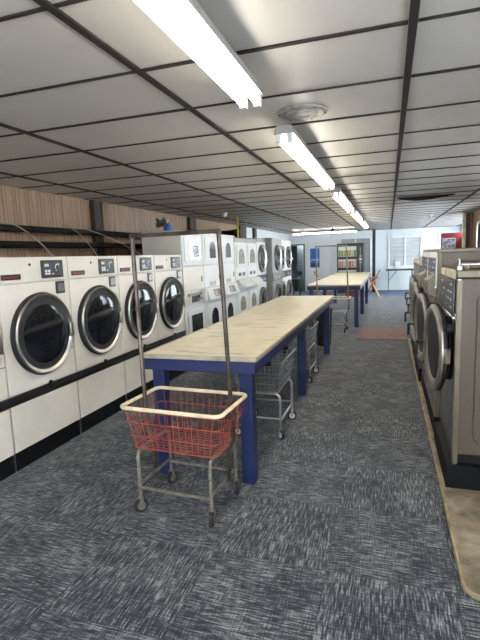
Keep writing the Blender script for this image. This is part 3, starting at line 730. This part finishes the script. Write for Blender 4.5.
# black-legged side table under the window
st = empty('side_table', (.36, 19.35, 0))
MB().box(-.45, .62, -.3, .3, .845, .895, 'blackm').build('tabletop', st, .004)
for x in (-.36, .53):
    q = MB()
    for y in (-.24, .24): q.tube([(x, y, .845), (x, y, .001)], .016, 'blackm', 6)
    q.tube([(x, -.24, .12), (x, .24, .12)], .012, 'blackm', 6); q.build('leg_frame', st)
MB().tube([(-.34, -.2, .45), (-.04, -.2, .85)], .012, 'blackm', 6).build('brace', st)
tag(st, 'narrow black folding table against the wall below the framed window', 'table')
# baseboard strip
struct(MB().box(-2.34, 1.89, YW+.185, YW+.199, 0.004, .07, 'whitepaint').build('baseboard_far'))
# vending machine
vm = empty('vending_machine', (-1.44, 19.0, 0)); vw, vd, vh = 1.02, .8, 1.98
MB().box(-vw/2, vw/2, -vd/2, vd/2, .03, vh, 'blackm').build('cabinet', vm, .01)
for sx in (-.42, .42):
    MB().box(sx-.04, sx+.04, -.3, .3, 0.001, .03, 'rubber').build('foot', vm)
M['vbg'] = emis('lit_vending_interior', (.36, .40, .33), .18)
fy = -vd/2
b = MB(); b.box(-vw/2+.05, .24, fy-.003, fy-.001, .62, vh-.12, 'vbg'); wnd = b.build('display_window', vm)
b = MB(); b.box(-vw/2+.02, -vw/2+.05, fy-.04, fy-.001, .55, vh-.04, 'blackm'); b.box(.24, .27, fy-.04, fy-.001, .55, vh-.04, 'blackm'); b.box(-vw/2+.05, .24, fy-.04, fy-.001, vh-.12, vh-.04, 'blackm'); b.box(-vw/2+.05, .24, fy-.04, fy-.001, .55, .63, 'blackm')
b.box(-vw/2+.05, .24, fy-.03, fy-.004, 1.36, 1.46, 'blackm'); b.box(-vw/2+.05, .24, fy-.03, fy-.004, .93, 1.03, 'blackm'); b.build('window_surround', vm, .004)
cols = {'sg': (.09, .15, .05), 'sy': (.28, .22, .05), 'sp': (.34, .13, .13), 'sr': (.25, .05, .04), 'so': (.40, .19, .05), 'sw': (.34, .31, .27)}
for k_, c_ in cols.items(): M[k_] = mat('snack_packet_'+{'sg': 'green', 'sy': 'yellow', 'sp': 'pink', 'sr': 'red', 'so': 'orange', 'sw': 'white'}[k_], c_, .4, var=.3, vs=20)
rows = ((1.47, ('sg', 'sg', 'sy', 'sg', 'sy', 'sw', 'sg')), (1.04, ('sp', 'sp', 'sw', 'sp', 'sr', 'sp', 'sw')), (.64, ('sr', 'so', 'so', 'sy', 'so', 'so', 'sy')))
sn = None
names_ = {'sg': 'green', 'sy': 'yellow', 'sp': 'pink', 'sr': 'red', 'so': 'orange', 'sw': 'white'}
rown = ('top', 'middle', 'bottom')
for ri, (z, ks) in enumerate(rows):
    for i, k_ in enumerate(ks):
        x = -1.44-vw/2+.07+i*.097
        s = MB().prism(rrect(-.038, .038, 0, .24, .012, 3), -.012, .012, k_, 'y').build('snack_packet'); s.location = (x+.04, 19.0+fy-.016, z)
        tag(s, '%s snack packet on the %s shelf of the vending machine' % (names_[k_], rown[ri]), 'snack', '%s snack packets on the %s shelf' % (names_[k_], rown[ri]))
MB().box(.29, .50, fy-.008, fy-.001, .6, vh-.1, 'darkpanel').build('selection_panel', vm)
b = MB()
for k in range(3): b.box(.35, .44, fy-.014, fy-.008, 1.32+.12*k-.12, 1.38+.12*k-.12, 'ivory' if k == 1 else 'greyslide')
b.build('keypad', vm, .002)
MB().box(.37, .40, fy-.012, fy-.008, .75, 1.8, 'greyslide').build('trim_strip', vm)
tag(vm, 'black vending machine with rows of lit snacks behind the second table', 'vending machine')
# blue poster
po = empty('poster', (-3.03, YW-.004, 1.44))
MB().box(-.20, .20, -.02, 0, -.41, .41, 'poster_blue').build('board', po, .003)
MB().box(-.19, .19, -.023, -.020, -.36, -.22, 'darkpanel').build('lower_band', po)
text('C', .20, 'darkpanel', po, (0, -.022, .10), (rad(90), 0, 0))
w_ = MB()
for k in range(6): w_.box(-.15+.052*k, -.12+.055*k, -.0235, -.020, -.12+.02*(k % 2), -.07+.02*(k % 2), 'whitep')
w_.build('white_lettering', po); tag(po, 'blue poster with a dark letter and white line on the pale far wall', 'poster')
# black door leaf standing open
dl = struct(MB().box(-4.04, -3.80, YW-.02, YW+.02, .01, DZ-.01, 'blackm').build('door_1', bev=.003))
MB().tube([(-3.83, YW-.06, 1.05), (-3.83, YW-.022, 1.05)], .015, 'steel', 8).build('door_handle', dl)
# black stool
bs = empty('bar_stool', (-2.83, 14.6, 0))
MB().lathe([(.0, .78), (.17, .78), (.18, .80), (.175, .84), (0, .85)], (0, 0, 0), 'blackm', 'z', 20).build('seat', bs)
for a in (45, 135, 225, 315):
    t = rad(a); MB().tube([(.10*math.cos(t), .10*math.sin(t), .785), (.20*math.cos(t), .20*math.sin(t), .013)], .013, 'blackm', 6).build('leg', bs)
MB().tube([(.165*math.cos(rad(a)), .165*math.sin(rad(a)), .28) for a in range(0, 360, 30)], .009, 'blackm', 6, True).build('foot_ring', bs)
b = MB(); b.tube([(-.15, .1, .82), (-.16, .12, 1.06), (.16, .12, 1.06), (.15, .1, .82)], .012, 'blackm', 6); b.box(-.15, .15, .11, .13, .93, 1.05, 'blackm'); b.build('backrest', bs)
tag(bs, 'black high stool with low back at the end of the dryer row', 'stool')
# orange wooden folding chairs
def wchair(name='wooden_chair'):
    r = empty(name)
    for sy in (-.19, .19):
        MB().tube([(-.30, sy, .013), (.12, sy, .72)], .022, 'orangewood', 4).build('leg', r)
        MB().tube([(.22, sy, .013), (-.12, sy, .70)], .022, 'orangewood', 4).build('leg', r)
        MB().tube([(.10, sy, .70), (.24, sy, .98)], .018, 'orangewood', 4).build('back_post', r)
    MB().box(-.2, .16, -.23, .23, .685, .715, 'orangewood').build('seat', r, .008)
    MB().box(.18, .2, -.21, .21, .86, .95, 'orangewood').build('back_rail', r, .004)
    MB().box(.02, .05, -.17, .17, .3, .34, 'orangewood').build('stretcher', r, .004)
    return r
h1 = wchair('high_chair'); h1.location = (-.52, 17.0, 0); h1.rotation_euler = (0, 0, 0); h1.scale = (1, 1, 1); tag(h1, 'orange wooden high chair with crossed legs, right of the second table', 'chair', 'orange wooden high chairs')
h2 = copy_tree(h1); h2.location = (-2.35, 16.9, 0); h2.rotation_euler = (0, 0, rad(180)); h2['label'] = 'orange wooden high chair left of the second table, seen partly below it'
# red crate under the far table
rc = empty('storage_crate', (-1.25, 17.3, 0)); q = MB(); q.box(-.25, .25, -.18, .18, 0.001, .02, 'darkred')
for a in ((-.25, .25, -.18, -.16), (-.25, .25, .16, .18), (-.25, -.23, -.16, .16), (.23, .25, -.16, .16)): q.box(*a, .02, .20, 'darkred')
q.build('crate_body', rc, .004); MB().box(-.26, .26, -.19, .19, .20, .225, 'darkbin').build('lid', rc, .004); tag(rc, 'low red crate on the floor behind the second table, seen under it', 'crate')
